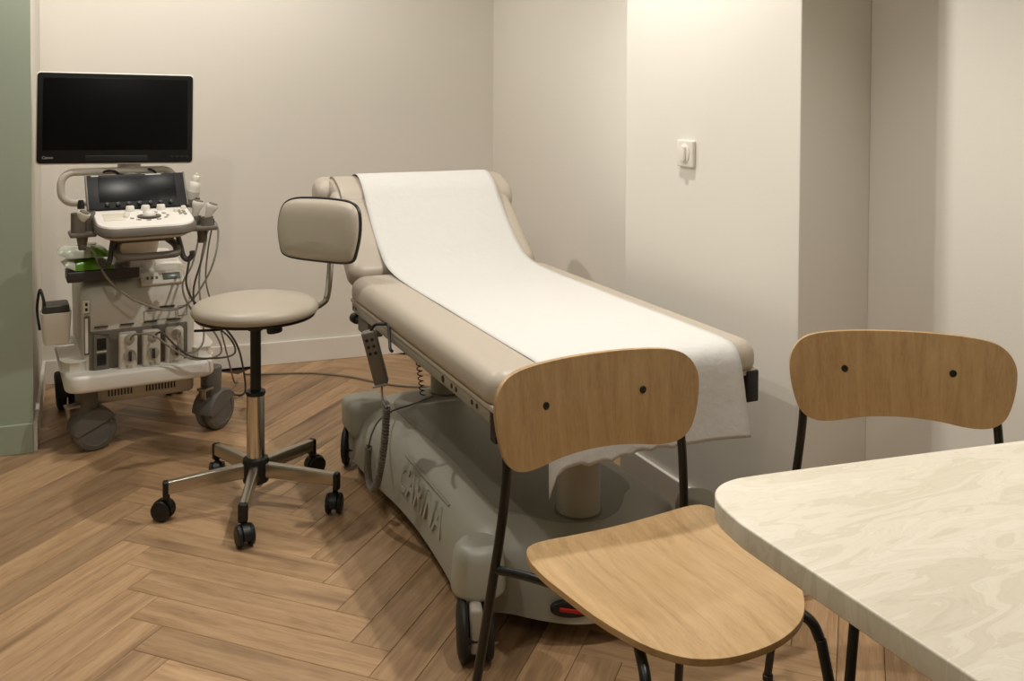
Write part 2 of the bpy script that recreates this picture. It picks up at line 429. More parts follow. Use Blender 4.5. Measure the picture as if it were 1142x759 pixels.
# seat pad
MB_ = cushion(CW, 1.20, 0.074, 0.05, 0.042)
MB_.build('seat_cushion', M_LEATHER, ex, angle=60, loc=(XM, 2.435, 0.612))
# seam band under the pad
MB().box((XM, 2.435, 0.607), (CW - 0.01, 1.185, 0.014), bev=0.004).build('cushion_board', M_LEATHER, ex)
# backrest pad
BA = R(39)
Mb = Matrix.Translation((XM, 3.055, 0.655)) @ Matrix.Rotation(BA, 4, 'X')
bp_ = cushion(CW - 0.03, 0.44, 0.078, 0.055, 0.04)
bp_.v = [tuple(Mb @ Vector((v[0], v[1] + 0.22, v[2] - 0.045))) for v in bp_.v]
bp_.build('backrest_cushion', M_LEATHER, ex, angle=60)
bf = MB().box((0, 0.24, -0.055), (CW - 0.10, 0.44, 0.02), bev=0.006, M=Mb); bf.build('backrest_plate', M_COUCH, ex)
# headrest roll with piped ends, and a second lobe behind it
hc = Vector((0, 3.41, 0.898)); ha = R(22)
def roll(x0, x1, a, b, c, ang, n=36, puff=0.02):
    rings = []
    for t in (0.0, 0.004, 0.014, 0.03):
        k = 1 - puff / max(a, b) * ((0.03 - t) / 0.03) ** 2 * 1.2; rings.append((x0 + t, k))
    for t in (0.03, 0.014, 0.004, 0.0):
        k = 1 - puff / max(a, b) * ((0.03 - t) / 0.03) ** 2 * 1.2; rings.append((x1 - t, k))
    R_ = []
    for x, k in rings:
        ring = []
        for i in range(n):
            th = 2 * math.pi * i / n; ct, st = math.cos(th), math.sin(th)
            y = a * k * math.copysign(abs(ct) ** 0.8, ct); z = b * k * math.copysign(abs(st) ** 0.8, st)
            ring.append((x, c.y + y * math.cos(ang) - z * math.sin(ang), c.z + y * math.sin(ang) + z * math.cos(ang)))
        R_.append(ring)
    return MB().loft(R_)
hr = roll(XC0 + 0.035, XC1 + 0.002, 0.108, 0.066, hc, ha).build('headrest_cushion', M_LEATHER, ex, angle=70)
pp = []
for i in range(36):
    th = 2 * math.pi * i / 36; ct, st = math.cos(th), math.sin(th); y = 0.1065 * math.copysign(abs(ct) ** .8, ct); z = 0.0645 * math.copysign(abs(st) ** .8, st)
    pp.append((XC0 + 0.047, hc.y + y * math.cos(ha) - z * math.sin(ha), hc.z + y * math.sin(ha) + z * math.cos(ha)))
MB().tube(pp, 0.0028, 6, closed=True).build('piping', mat('seam', C(120, 108, 92), 0.5), hr)
roll(XC0 - 0.012, XC0 + 0.20, 0.062, 0.056, Vector((0, 3.485, 0.912)), R(30)).build('headrest_side_lobe', M_LEATHER, ex, angle=70)
# frame rails with holes and end brackets
for x in (XC0 + 0.022, XC1 - 0.022):
    rl = MB().box((x, 2.445, 0.588), (0.028, 1.15, 0.032), bev=0.003).build('frame_rail', M_RAIL, ex)
    sx = -1 if x < XM else 1
    for y, rr in ((2.995, .006), (2.97, .006), (2.16, .009), (2.10, .006), (2.07, .006), (1.97, .006), (1.94, .006)):
        MB().cyl((x + sx * 0.0135, y, 0.588), (x + sx * 0.0152, y, 0.588), rr, n=14).build('rail_hole', M_BLACKP, rl)
for y in (1.95, 2.45, 2.95):
    MB().box((XM, y, 0.585), (CW - 0.06, 0.05, 0.026), bev=0.003).build('cross_rail', M_COLUMN, ex)
for x in (XC0 + 0.026, XC1 - 0.026):
    MB().box((x, 1.853, 0.573), (0.036, 0.030, 0.078), bev=0.004).build('end_bracket', M_BLACKP, ex)
# lever block under the head end of the left rail
MB().box((XC0 + 0.040, 2.915, 0.545), (0.05, 0.115, 0.055), bev=0.004).build('lock_block', M_MGREY, ex)
MB().cyl((XC0 + 0.022, 2.970, 0.545), (XC0 + 0.022, 3.000, 0.545), 0.010, n=16).cyl((XC0 + 0.022, 2.998, 0.545), (XC0 + 0.018, 3.040, 0.545), 0.017, n=18, bev=0.008).build('lock_knob', M_BLACKP, ex)
# lifting columns
for x, y in ((1.139, 2.065), (1.167, 3.085)):
    cl = MB().cyl((x, y, 0.236), (x, y, 0.575), 0.056, n=40).build('lift_column', M_COLUMN, ex)
    MB().lathe([(0.0562, 0), (0.061, 0), (0.061, 0.004), (0.0562, 0.005), (0.0562, 0)], 40, Matrix.Translation((x, y, 0.2385))).build('collar', M_MGREY, cl)
    MB().cyl((x, y, 0.478), (x, y, 0.490), 0.0585, n=40).build('seal_ring', M_RUBBER, cl)
MB().box((1.19, 2.66, 0.560), (0.22, 1.30, 0.03), bev=0.006).build('carrier_plate', M_COUCH, ex)
# moulded base: stacked outlines
BX = 1.150
def base_outline(o, kw=0.0):
    # half plan (left side), head end to foot end, mirrored about BX
    L_ = [(0.0, 3.25), (0.14, 3.24), (0.23, 3.21), (0.30, 3.15), (0.325, 3.06), (0.326, 2.95), (0.320, 2.84), (0.300, 2.65), (0.296, 2.45), (0.306, 2.25), (0.316, 2.12), (0.298, 2.04), (0.235, 1.995), (0.175, 1.935), (0.10, 1.885), (0.0, 1.868)]
    pts = [Vector((BX - h, y)) for h, y in L_] + [Vector((BX + h, y)) for h, y in L_[-2:0:-1]]
    P = cr([(p.x, p.y, 0) for p in pts], 4, True)
    kx, ky = 1 - o / 0.345, 1 - o / 0.71
    return [(BX + (p.x - BX) * kx, 2.585 + (p.y - 2.585) * ky) for p in P]
def smooth_ring(o, z, base):
    c = Vector((BX, 2.58)); return [((c.x + (x - c.x) * 1.0), y, z) for x, y in base_outline(o)]
lv = [(0.012, 0.052), (0.0, 0.060), (0.004, 0.110), (0.012, 0.155), (0.030, 0.196), (0.060, 0.222), (0.095, 0.234), (0.125, 0.237)]
bb = MB().loft([smooth_ring(o, z, None) for o, z in lv]).build('base_body', M_COUCH, ex, angle=50)
dk = [(x, y) for x, y in base_outline(0.128)]
MB().prism(list(dk), 0.2355, 0.2392, 0.0015).build('deck', M_DECK, bb, angle=40)
# embossed lettering on the flank
LN = Vector((-0.968, 0.010, 0.25)).normalized()
LM = Matrix.Translation((0.8555, 2.660, 0.120)) @ Matrix((Vector((-0.010, -0.99995, 0)), LN.cross(Vector((-0.010, -0.99995, 0))), LN)).transposed().to_4x4()
text_mesh('CARINA', 0.100, 0.0045, 'lettering', M_COUCH, bb, LM, bold=0.0015)
MB().box((0, 0, 0), (0.38, 0.003, 0.010), bev=0.001, M=LM @ Matrix.Translation((0.175, 0.088, -0.004))).build('lettering_rule', M_COUCH, bb)
# foot pedal window
fm = Matrix.Translation((1.035, 1.903, 0.098)) @ Matrix.Rotation(R(-22), 4, 'Z') @ Matrix.Rotation(R(100), 4, 'X')
el = [(0.052 * math.cos(2 * math.pi * i / 28), 0.022 * math.sin(2 * math.pi * i / 28)) for i in range(28)]
MB().prism(el, 0.0, 0.014, 0.002, fm).build('pedal_recess', M_BLACKP, bb)
MB().box((0.0, -0.002, 0.015), (0.062, 0.009, 0.005), bev=0.001, M=fm @ Matrix.Rotation(R(-10), 4, 'Z')).build('red_mark', M_RED, bb)
MB().box((1.02, 2.05, 0.055), (0.05, 0.08, 0.05), bev=0.005).build('under_bracket', M_COUCH, bb)
MB().box((BX, 2.58, 0.048), (0.40, 1.1, 0.03), bev=0.005).build('under_tray', M_MDARK, bb)
# caster covers and casters
for i, (x, y) in enumerate(((0.838, 2.000), (0.862, 3.115), (1.462, 2.000), (1.438, 3.115))):
    near = y < 2.5
    if near:
        cv = MB().lathe([(0, 0.134), (0.057, 0.134), (0.063, 0.138), (0.0645, 0.146), (0.060, 0.218), (0.055, 0.236), (0.046, 0.245), (0.03, 0.249), (0, 0.2505)], 36, Matrix.Translation((x, y, 0)))
    else:
        cv = MB().box((x + (0.02 if x < BX else -0.02), y - 0.01, 0.190), (0.145, 0.16, 0.118), bev=0.03, seg=5)
    cv.build('caster_cover', M_COUCH, ex, angle=50)
    t = bpy.data.objects.new('caster', None); COL.objects.link(t); t.parent = ex; t.location = (x - (0.025 if near else 0.005), y - (0.040 if near else -0.05), 0.0); t.rotation_euler = (0, 0, R(-18 if near else -24))
    for sxx in (-1, 1):
        MB().lathe([(0, -0.012), (0.050, -0.012), (0.063, -0.008), (0.068, -0.002), (0.068, 0.004), (0.063, 0.010), (0.054, 0.012), (0.0, 0.012)], 36,
                   Matrix.Translation((sxx * 0.029, 0, 0.068)) @ Matrix.Rotation(R(90), 4, 'Y')).build('wheel', M_RUBBER, t)
    MB().box((0, 0, 0.086), (0.029, 0.105, 0.105), bev=0.010, seg=3).build('fork', M_COLUMN, t)
    MB().box((0, -0.046, 0.066), (0.082, 0.014, 0.009), bev=0.003).build('brake_bar', M_RUBBER, t)
MB().box((0.89, 3.02, 0.030), (0.10, 0.045, 0.02), bev=0.006, rot=(0.2, 0, 0.5)).box((0.925, 3.06, 0.055), (0.02, 0.03, 0.06), bev=0.004).build('brake_pedal', M_RUBBER, ex)
# under-rail cable between rail and deck (dark coil)
pts = []
for i in range(181):
    t = i / 180; y = 2.93 + 0.13 * t; z = 0.575 - 0.333 * t; a = 2 * math.pi * 17 * t; rr = 0.0085
    pts.append((0.985 + 0.085 * t + rr * math.cos(a), y + rr * math.sin(a), z))
MB().tube(pts, 0.0020, 6).build('coiled_cable', M_RUBBER, ex)

# ------------------------------------------------------------------ paper sheet on the couch
prof = cr([(0, 3.528, 0.900), (0, 3.512, 0.945), (0, 3.46, 0.981), (0, 3.39, 0.982), (0, 3.325, 0.946), (0, 3.27, 0.888), (0, 3.20, 0.820), (0, 3.12, 0.757), (0, 3.04, 0.712), (0, 2.94, 0.6935), (0, 2.80, 0.6880), (0, 2.55, 0.6872), (0, 2.25, 0.6872), (0, 2.0, 0.6872), (0, 1.89, 0.6870), (0, 1.848, 0.677), (0, 1.8285, 0.650), (0, 1.824, 0.60), (0, 1.822, 0.54), (0, 1.817, 0.472)], 5)
PX0, PX1 = 0.928, 1.455
nu = 28; V = []; Fc = []
for i, p in enumerate(prof):
    for j in range(nu + 1):
        t = j / nu; x = PX0 + (PX1 - PX0) * t
        hang = max(0.0, (0.66 - p.z) / 0.19) if p.y < 1.86 else 0.0
        zz = p.z; yy = p.y; wv = 0.0012 * math.sin(9 * x + 5 * p.y) * math.sin(7 * p.y + 3)
        if hang == 0: zz += abs(wv)
        else:
            yy -= hang * (0.006 + 0.010 * math.sin(13 * x + 1.2) + 0.004 * math.sin(31 * x))
            x += hang * 0.016 * (t - 0.25)
            if hang > 0.8:
                zz += (-0.020 if t < 0.06 else 0.0) + 0.004 * math.sin(60 * t) * (1 if t < .7 else 0) - 0.006 * t + (-0.045 if t < 0.03 else 0)
        V.append((x, yy, zz))
for i in range(len(prof) - 1):
    for j in range(nu): Fc.append((i * (nu + 1) + j, i * (nu + 1) + j + 1, (i + 1) * (nu + 1) + j + 1, (i + 1) * (nu + 1) + j))
pm_ = MB(); pm_.add(V, Fc)
pap = pm_.build('paper_sheet', M_PAPER, angle=80)
sol = pap.modifiers.new('thickness', 'SOLIDIFY'); sol.thickness = 0.0008; sol.offset = 0
tag(pap, 'long white disposable paper sheet draped over the examination couch', 'paper sheet')

# ------------------------------------------------------------------ hand control hanging from the couch rail
hcx = thing('hand_control', 'grey six button hand control hanging from the couch rail', 'remote', (0.780, 2.655, 0.515))
Mh = Matrix.Rotation(R(-24), 4, 'Z') @ Matrix.Rotation(R(7), 4, 'X') @ Matrix.Rotation(R(-13), 4, 'Y')
MB().box((0, 0, 0), (0.042, 0.028, 0.168), bev=0.006, seg=3, M=Mh).build('housing', M_MGREY, hcx)
for r_ in range(3):
    for c_ in (-1, 1):
        MB().cyl(Mh @ Vector((c_ * 0.008, -0.0135, 0.060 - r_ * 0.021)), Mh @ Vector((c_ * 0.008, -0.0158, 0.060 - r_ * 0.021)), 0.0048, n=14).build('button', M_BLACKP, hcx)
MB().box((-0.004, -0.004, -0.083), (0.044, 0.030, 0.008), bev=0.003, M=Mh).build('end_collar', M_COLUMN, hcx)
top = Mh @ Vector((0.006, 0, 0.08))
MB().tube(cr([top, top + Vector((0.010, -0.015, 0.022)), Vector((0.020, -0.035, 0.104)), Vector((0.022, -0.060, 0.106)), Vector((0.012, -0.105, 0.075)), Vector((0.004, -0.135, 0.060)), Vector((0.0, -0.165, 0.060))], 6), 0.0045, 8).build('hook', M_BLACKP, hcx)
bot = Mh @ Vector((0, 0, -0.084))
w_ = lambda y, z, x=0.0: Vector((x, y - 2.66, z - 0.515))
lead = [bot, w_(2.585, 0.415), w_(2.545, 0.400)]
MB().tube(cr(lead, 6), 0.0032, 8).build('lead', M_MGREY, hcx)
axis = cr([w_(2.545, 0.402), w_(2.565, 0.30), w_(2.615, 0.185), w_(2.665, 0.122), w_(2.715, 0.118), w_(2.738, 0.165), w_(2.728, 0.225)], 60)
pts = []
for i, p in enumerate(axis):
    a = i * 1.25; pts.append(p + Vector((0.0085 * math.cos(a), 0.0085 * math.sin(a), 0.003 * math.sin(a))))
MB().tube(cr(pts, 3), 0.0036, 6).build('coiled_lead', M_MGREY, hcx)
MB().tube(cr([w_(2.728, 0.225), w_(2.74, 0.262, 0.015), w_(2.80, 0.275, 0.055), w_(2.90, 0.263, 0.13), w_(2.98, 0.246, 0.22), w_(3.04, 0.2435, 0.32)], 8), 0.003, 8).build('tail_lead', M_CABLED, hcx)

# ------------------------------------------------------------------ doctor's stool
st = thing('swivel_stool', 'taupe round swivel stool with small backrest on five chrome legs', 'stool', (0.490, 2.980, 0))
MB().lathe([(0, 0.598), (0.150, 0.598), (0.180, 0.601), (0.190, 0.607), (0.1935, 0.616), (0.190, 0.628), (0.178, 0.638), (0.152, 0.645), (0.10, 0.649), (0, 0.650)], 56).build('seat_cushion', M_LEATHER2, st, angle=60)
MB().lathe([(0, 0.590), (0.165, 0.590), (0.182, 0.594), (0.184, 0.600), (0, 0.600)], 56).build('seat_shell', M_BLACKP, st)
MB().box((0.0, 0, 0.582), (0.20, 0.09, 0.016), bev=0.004, rot=(0, 0, R(17))).build('seat_plate', M_BLACKP, st)
MB().cyl((0, 0, 0.30), (0, 0, 0.585), 0.0165, n=24).cyl((0, 0, 0.550), (0, 0, 0.584), 0.024, 0.030, n=24).build('gas_column', M_BLACKP, st)
sl = MB().cyl((0, 0, 0.125), (0, 0, 0.350), 0.0275, n=32).build('chrome_sleeve', M_CHROME, st)
MB().lathe([(0.016, 0.346), (0.029, 0.346), (0.0305, 0.352), (0.029, 0.359), (0.016, 0.361)], 32).build('sleeve_cap', M_BLACKP, sl)
MB().lathe([(0, 0.070), (0.032, 0.070), (0.039, 0.074), (0.041, 0.085), (0.041, 0.134), (0.038, 0.147), (0.029, 0.152), (0, 0.152)], 32).build('hub', M_BLACKP, st)
MB().cyl((0, 0, 0.056), (0, 0, 0.071), 0.020, n=24, bev=0.003).build('hub_nut', M_CHROME, st)
for k in range(5):
    a = R(181 + 72 * k); d = Vector((math.cos(a), math.sin(a), 0)); pdir = Vector((-d.y, d.x, 0))
    ML = Matrix((d, pdir, Vector((0, 0, 1)))).transposed().to_4x4()
    ring = lambda x, zc, hw, hh: [ML @ Vector((x, q[0], zc + q[1])) for q in rrect(2 * hw, 2 * hh, 0.005, 3)]
    lg = MB().loft([ring(0.030, 0.112, 0.0135, 0.0225), ring(0.14, 0.107, 0.013, 0.0205), ring(0.262, 0.0995, 0.0125, 0.0185)]).build('leg', M_SATIN, st, angle=40)
    MB().loft([ring(0.260, 0.092, 0.0136, 0.027), ring(0.272, 0.092, 0.0136, 0.027), ring(0.275, 0.092, 0.011, 0.024)]).build('leg_end_cap', M_BLACKP, lg)
    cs = bpy.data.objects.new('caster', None); COL.objects.link(cs); cs.parent = st; cs.location = d * 0.262; sw_a = a + (R(-38), R(25), R(-80), R(-20), R(150))[k]
    cs.rotation_euler = (0, 0, sw_a)
    for sg in (-1, 1):
        MB().lathe([(0, -0.007), (0.022, -0.008), (0.029, -0.005), (0.031, 0.0), (0.029, 0.007), (0.022, 0.0100), (0.008, 0.008), (0, 0.007)], 28, Matrix.Translation((0.014, sg * 0.0155, 0.031)) @ Matrix.Rotation(R(-90 * sg), 4, 'X')).build('wheel', M_BLACKP, cs)
    hood = []
    for w2 in (-0.010, 0.010):
        hood.append([(0.014 + 0.033 * math.cos(R(q)), w2, 0.031 + 0.033 * math.sin(R(q))) for q in range(-10, 200, 15)] + [(-0.004, w2, 0.027), (0.022, w2, 0.027)])
    MB().loft(hood).cyl((0, 0, 0.04), (0, 0, 0.075), 0.0075, n=14).build('hood', M_BLACKP, cs)
# lever and knob
pr = Vector((rt.x, rt.y, 0)).normalized(); pf = Vector((fw.x, fw.y, 0)).normalized()
MB().tube(cr([Vector((0, 0, 0.578)) - pf * 0.02, -pr * 0.075 - pf * 0.03 + Vector((0, 0, 0.576)), -pr * 0.095 - pf * 0.04 + Vector((0, 0, 0.561)), -pr * 0.175 - pf * 0.05 + Vector((0, 0, 0.558))], 6), 0.0042, 8).build('height_lever', M_BLACKP, st)
MB().cyl(pr * 0.065 - pf * 0.03 + Vector((0, 0, 0.590)), pr * 0.065 - pf * 0.03 + Vector((0, 0, 0.568)), 0.008, n=16).cyl(pr * 0.065 - pf * 0.03 + Vector((0, 0, 0.572)), pr * 0.068 - pf * 0.03 + Vector((0, 0, 0.549)), 0.024, n=24, bev=0.004).build('tension_knob', M_BLACKP, st)
# back bar and backrest
bdir = (pr * math.cos(R(40)) + pf * math.sin(R(40))).normalized()
bz = Vector((0, 0, 1))
bar = cr([bdir * 0.10 + bz * 0.586, bdir * 0.19 + bz * 0.588, bdir * 0.232 + bz * 0.600, bdir * 0.252 + bz * 0.625, bdir * 0.262 + bz * 0.72, bdir * 0.268 + bz * 0.85], 8)
MB().tube(bar, 0.0105, 12).build('back_bar', M_CHROME, st)
pdir_ = (pr * math.cos(R(63)) + pf * math.sin(R(63))).normalized()
Bx = Vector((-pdir_.y, pdir_.x, 0)) * -1   # lateral
tilt = R(6)
Bn = (-pdir_ * math.cos(tilt) + bz * math.sin(tilt)).normalized(); Bu = Bn.cross(Bx)
if Bu.z < 0: Bu = -Bu
MBk = Matrix((Bx, Bu, Bn)).transposed().to_4x4(); MBk.translation = bdir * 0.236 + bz * 0.842
def bshape(o):
    pts = [(-0.150, -0.075), (-0.135, -0.097), (-0.09, -0.106), (0, -0.108), (0.09, -0.106), (0.135, -0.097), (0.150, -0.075), (0.163, -0.01), (0.160, 0.05), (0.145, 0.085), (0.11, 0.102), (0.05, 0.107), (0, 0.108), (-0.05, 0.107), (-0.11, 0.102), (-0.145, 0.085), (-0.160, 0.05), (-0.163, -0.01)]
    P = cr([(x, y, 0) for x, y in pts], 3, True)
    return [(p.x * (1 - o / 0.163), 0.92 * p.y * (1 - min(o, 0.02) / 0.108 - max(o - 0.02, 0) / 0.20)) for p in P]
def bring(o, z): return [MBk @ Vector((x, y, z + 0.85 * x * x)) for x, y in bshape(o)]
bk = MB().loft([bring(0.004, -0.008), bring(0.0, 0.0), bring(0.0, 0.008), bring(0.006, 0.018), bring(0.02, 0.026), bring(0.05, 0.031), bring(0.10, 0.033)]).build('backrest', M_LEATHER2, st, angle=60)
MB().loft([bring(0.05, -0.016), bring(0.012, -0.014), bring(0.001, -0.008), bring(0.004, 0.0)]).build('back_shell', M_BLACKP, bk, angle=50)
MB().tube(bring(-0.001, 0.001), 0.0062, 8, closed=True).build('piping', M_PIPE, bk)

# ------------------------------------------------------------------ dining chairs
def make_chair(label, loc, rz):
    ch = thing('dining_chair', label, 'chair', loc, rz, 'oak shell chairs at the pale table')
    # seat outline (ccw) local, front is -y
    half = [(0.0, -0.209), (0.06, -0.204), (0.115, -0.184), (0.158, -0.140), (0.182, -0.075), (0.193, 0.0), (0.202, 0.08), (0.203, 0.125), (0.190, 0.152), (0.155, 0.163), (0.08, 0.166), (0.0, 0.166)]
    P = cr([(x, y, 0) for x, y in half] + [(-x, y, 0) for x, y in half[-2:0:-1]], 4, True)
    def sz(x, y):
        return 0.484 + 0.30 * x * x - 0.010 * max(0, (-y - 0.10) / 0.1) ** 1.6 + 0.018 * max(0, (y - 0.05) / 0.12) ** 2
    rings = []
    for o, dz in ((0.30, -0.0055), (0.02, -0.0055), (0.002, -0.0055), (0.0, -0.004), (0.0, 0.004), (0.002, 0.0055), (0.02, 0.0055)):
        rings.append([(p.x * (1 - o), p.y * (1 - o), sz(p.x * (1 - o), p.y * (1 - o)) + dz) for p in P])
    for o in (0.15, 0.3, 0.5, 0.7, 0.88): rings.append([(p.x * (1 - o), p.y * (1 - o), sz(p.x * (1 - o), p.y * (1 - o)) + 0.0055) for p in P])
    rings.insert(0, [(p.x * 0.12, p.y * 0.12, sz(p.x * 0.12, p.y * 0.12) - 0.0055) for p in P])
    MB().loft(rings).build('seat', M_OAK_SEAT, ch, angle=50)
    # backrest: bent panel
    half = [(0.0, 0.088), (0.09, 0.087), (0.165, 0.082), (0.202, 0.068), (0.221, 0.038), (0.222, 0.0), (0.213, -0.045), (0.199, -0.076), (0.174, -0.094), (0.135, -0.098), (0.07, -0.090), (0.0, -0.087)]
    P = cr([(x, z, 0) for x, z in half] + [(-x, z, 0) for x, z in half[-2:0:-1]], 4, True)
    def by(x, z): return 0.252 - 0.72 * x * x + 0.10 * z
    rings = []
    for o, dy in ((0.9, -0.0055), (0.6, -0.0055), (0.3, -0.0055), (0.03, -0.0055), (0.003, -0.0055), (0.0, -0.004), (0.0, 0.004), (0.003, 0.0055), (0.03, 0.0055), (0.3, 0.0055), (0.6, 0.0055), (0.9, 0.0055)):
        rings.append([(p.x * (1 - o), by(p.x * (1 - o), p.y * (1 - o)) + dy, 0.712 + p.y * (1 - o)) for p in P])
    bk = MB().loft(rings).build('backrest', M_OAK_BACK, ch, angle=50)
    for sx in (-1, 1):
        y0 = by(0.108, 0.009) - 0.0055
        MB().cyl((sx * 0.108, y0 + 0.003, 0.721), (sx * 0.108, y0 - 0.0022, 0.721), 0.0075, n=18, bev=0.0015).build('bolt', M_BLACKP, bk)
    r = 0.0088
    for sx in (-1, 1):
        rear = cr([(sx * 0.188, 0.247, 0.735), (sx * 0.190, 0.236, 0.66), (sx * 0.194, 0.228, 0.60), (sx * 0.204, 0.233, 0.50), (sx * 0.214, 0.243, 0.41), (sx * 0.231, 0.272, 0.22), (sx * 0.249, 0.308, 0.006)], 5)
        lg = MB().tube(rear, r, 12).build('leg', M_BLACKST, ch)
        MB().cyl((sx * 0.2485, 0.307, 0.0), (sx * 0.2480, 0.306, 0.014), 0.0115, n=16, bev=0.002).build('foot_cap', M_BLACKP, lg)
        front = cr([(sx * 0.100, -0.045, 0.463), (sx * 0.138, -0.110, 0.464), (sx * 0.158, -0.152, 0.457), (sx * 0.166, -0.169, 0.432), (sx * 0.172, -0.180, 0.385), (sx * 0.214, -0.247, 0.006)], 6)
        lg = MB().tube(front, r, 12).build('leg', M_BLACKST, ch)
        MB().cyl((sx * 0.214, -0.247, 0.0), (sx * 0.2135, -0.246, 0.014), 0.0115, n=16, bev=0.002).build('foot_cap', M_BLACKP, lg)
        MB().tube(cr([(sx * 0.211, 0.239, 0.440), (sx * 0.170, 0.17, 0.447), (sx * 0.130, 0.07, 0.456), (sx * 0.100, -0.045, 0.463)], 5), r * 0.9, 12).build('side_rail', M_BLACKST, ch)
    for y, hw in ((-0.05, 0.100), (0.05, 0.138)): MB().tube([(-hw, y, 0.460), (hw, y, 0.460)], r * 0.85, 12).build('cross_rail', M_BLACKST, ch)
    MB().tube(cr([(-0.188, 0.246, 0.725), (-0.10, 0.262, 0.722), (0, 0.269, 0.721), (0.10, 0.262, 0.722), (0.188, 0.246, 0.725)], 6), 0.007, 10).build('back_bar', M_BLACKST, ch)
    return ch
ch1 = make_chair('oak dining chair with its whole seat showing, in front of the examination couch', (0.890, 1.293, 0), 0.037)
dup(ch1, (1.413, 1.224, 0), -0.577, 'oak dining chair behind the pale table with its seat hidden, near the wall corner')

# ------------------------------------------------------------------ dining table
dt = thing('dining_table', 'cream swirled stone effect table top with rounded corner beside two oak chairs', 'table', (1.22, 0.62, 0))
cx_, cy_ = 1.22, 0.62
oc = [(0.774, 0.16), (0.774, 0.30), (0.774, 0.60), (0.774, 0.92), (0.777, 0.985), (0.788, 1.035), (0.810, 1.068), (0.845, 1.085), (0.90, 1.084), (1.10, 1.058), (1.40, 1.016), (1.62, 0.985)]
right = [(1.69, 0.955), (1.715, 0.89), (1.715, 0.30), (1.69, 0.10), (1.62, 0.06), (0.90, 0.06), (0.81, 0.085)]
ol = cr([(x, y, 0) for x, y in reversed(oc + right)], 5, True)
MB().prism([(p.x - cx_, p.y - cy_) for p in ol], 0.708, 0.740, 0.003).build('table_top', M_TOP, dt, angle=40)
MB().box((0, 0, 0.698), (0.5, 0.4, 0.02), bev=0.003).build('mounting_plate', M_BLACKST, dt)
MB().lathe([(0, 0.0), (0.23, 0.0), (0.235, 0.004), (0.23, 0.009), (0.04, 0.016), (0, 0.016)], 48).build('pedestal_base', M_BLACKST, dt)
MB().cyl((0, 0, 0.014), (0, 0, 0.690), 0.035, n=32).build('pedestal_column', M_BLACKST, dt)

# ------------------------------------------------------------------ ultrasound machine
US_LOC, US_RZ = (0.241, 3.731, 0), R(4.4)
us = thing('ultrasound_machine', 'white wheeled ultrasound machine with a large black monitor beside the green wall', 'medical machine', US_LOC, US_RZ)
UC = -0.058                                   # centre line
# tray (foot) with raised rear corners
tr = MB().prism(rrect(0.508, 0.60, 0.06, 6, UC, 0.14), 0.240, 0.300, 0.012).build('foot_tray', M_MWHITE, us, angle=40)
for sx in (-1, 1):
    ring0 = [(UC + sx * q[0], q[1]) for q in ((0.254, -0.05), (0.254, 0.30), (0.19, 0.30), (0.185, -0.075), (0.20, -0.10), (0.235, -0.09))]
    if sx > 0: ring0 = ring0[::-1]
    MB().prism(ring0, 0.298, 0.338, 0.010).build('tray_shoulder', M_MWHITE, tr, angle=40)
MB().box((UC + 0.02, 0.20, 0.198), (0.36, 0.44, 0.095), bev=0.02, seg=3).build('underbody', M_MBEIGE, us)
for k, (u0, n_) in enumerate(((-0.165, 8), (-0.035, 10))):
    vb = MB().box((u0 + n_ * 0.0055, -0.021, 0.190), (n_ * 0.011 + 0.008, 0.004, 0.030), bev=0.001).build('vent_panel', M_MBEIGE, us)
    for i in range(n_): MB().box((u0 + 0.005 + i * 0.011, -0.0235, 0.190), (0.005, 0.003, 0.022)).build('vent_slot', M_BLACKP, vb)
# main cabinet: front leans back towards the top
def usring(z, hw, y0, y1, r, uc=UC): return [(x, y, z) for x, y in rrect(2 * hw, y1 - y0, r, 5, uc, (y0 + y1) / 2)]
cab = MB().loft([usring(0.298, 0.190, -0.085, 0.42, 0.02), usring(0.44, 0.192, -0.083, 0.42, 0.025), usring(0.52, 0.195, -0.075, 0.42, 0.035), usring(0.565, 0.196, -0.055, 0.42, 0.045),
                 usring(0.590, 0.190, -0.030, 0.42, 0.05), usring(0.606, 0.178, 0.0, 0.41, 0.05), usring(0.612, 0.15, 0.03, 0.39, 0.05)]).build('cabinet', M_MBEIGE, us, angle=40)
# upper white shelf with control strip
MB().loft([usring(0.585, 0.085, 0.03, 0.41, 0.03, 0.037), usring(0.625, 0.080, 0.06, 0.41, 0.03, 0.037), usring(0.640, 0.072, 0.10, 0.40, 0.03, 0.037)]).build('cabinet_top', M_MWHITE, us, angle=40)
sm = Matrix.Translation((0.045, -0.035, 0.597)) @ Matrix.Rotation(R(40), 4, 'X')
MB().box((-0.02, 0, 0), (0.15, 0.055, 0.012), bev=0.003, M=sm).build('status_strip', M_MWHITE, us)
MB().box((0.012, 0.002, 0.0065), (0.062, 0.032, 0.003), bev=0.001, M=sm).build('status_display', M_LCD, us)
for i in range(3): MB().box((-0.072 + i * 0.016, 0, 0.0065), (0.008, 0.012, 0.003), bev=0.001, M=sm).build('status_button', M_MGREY, us)
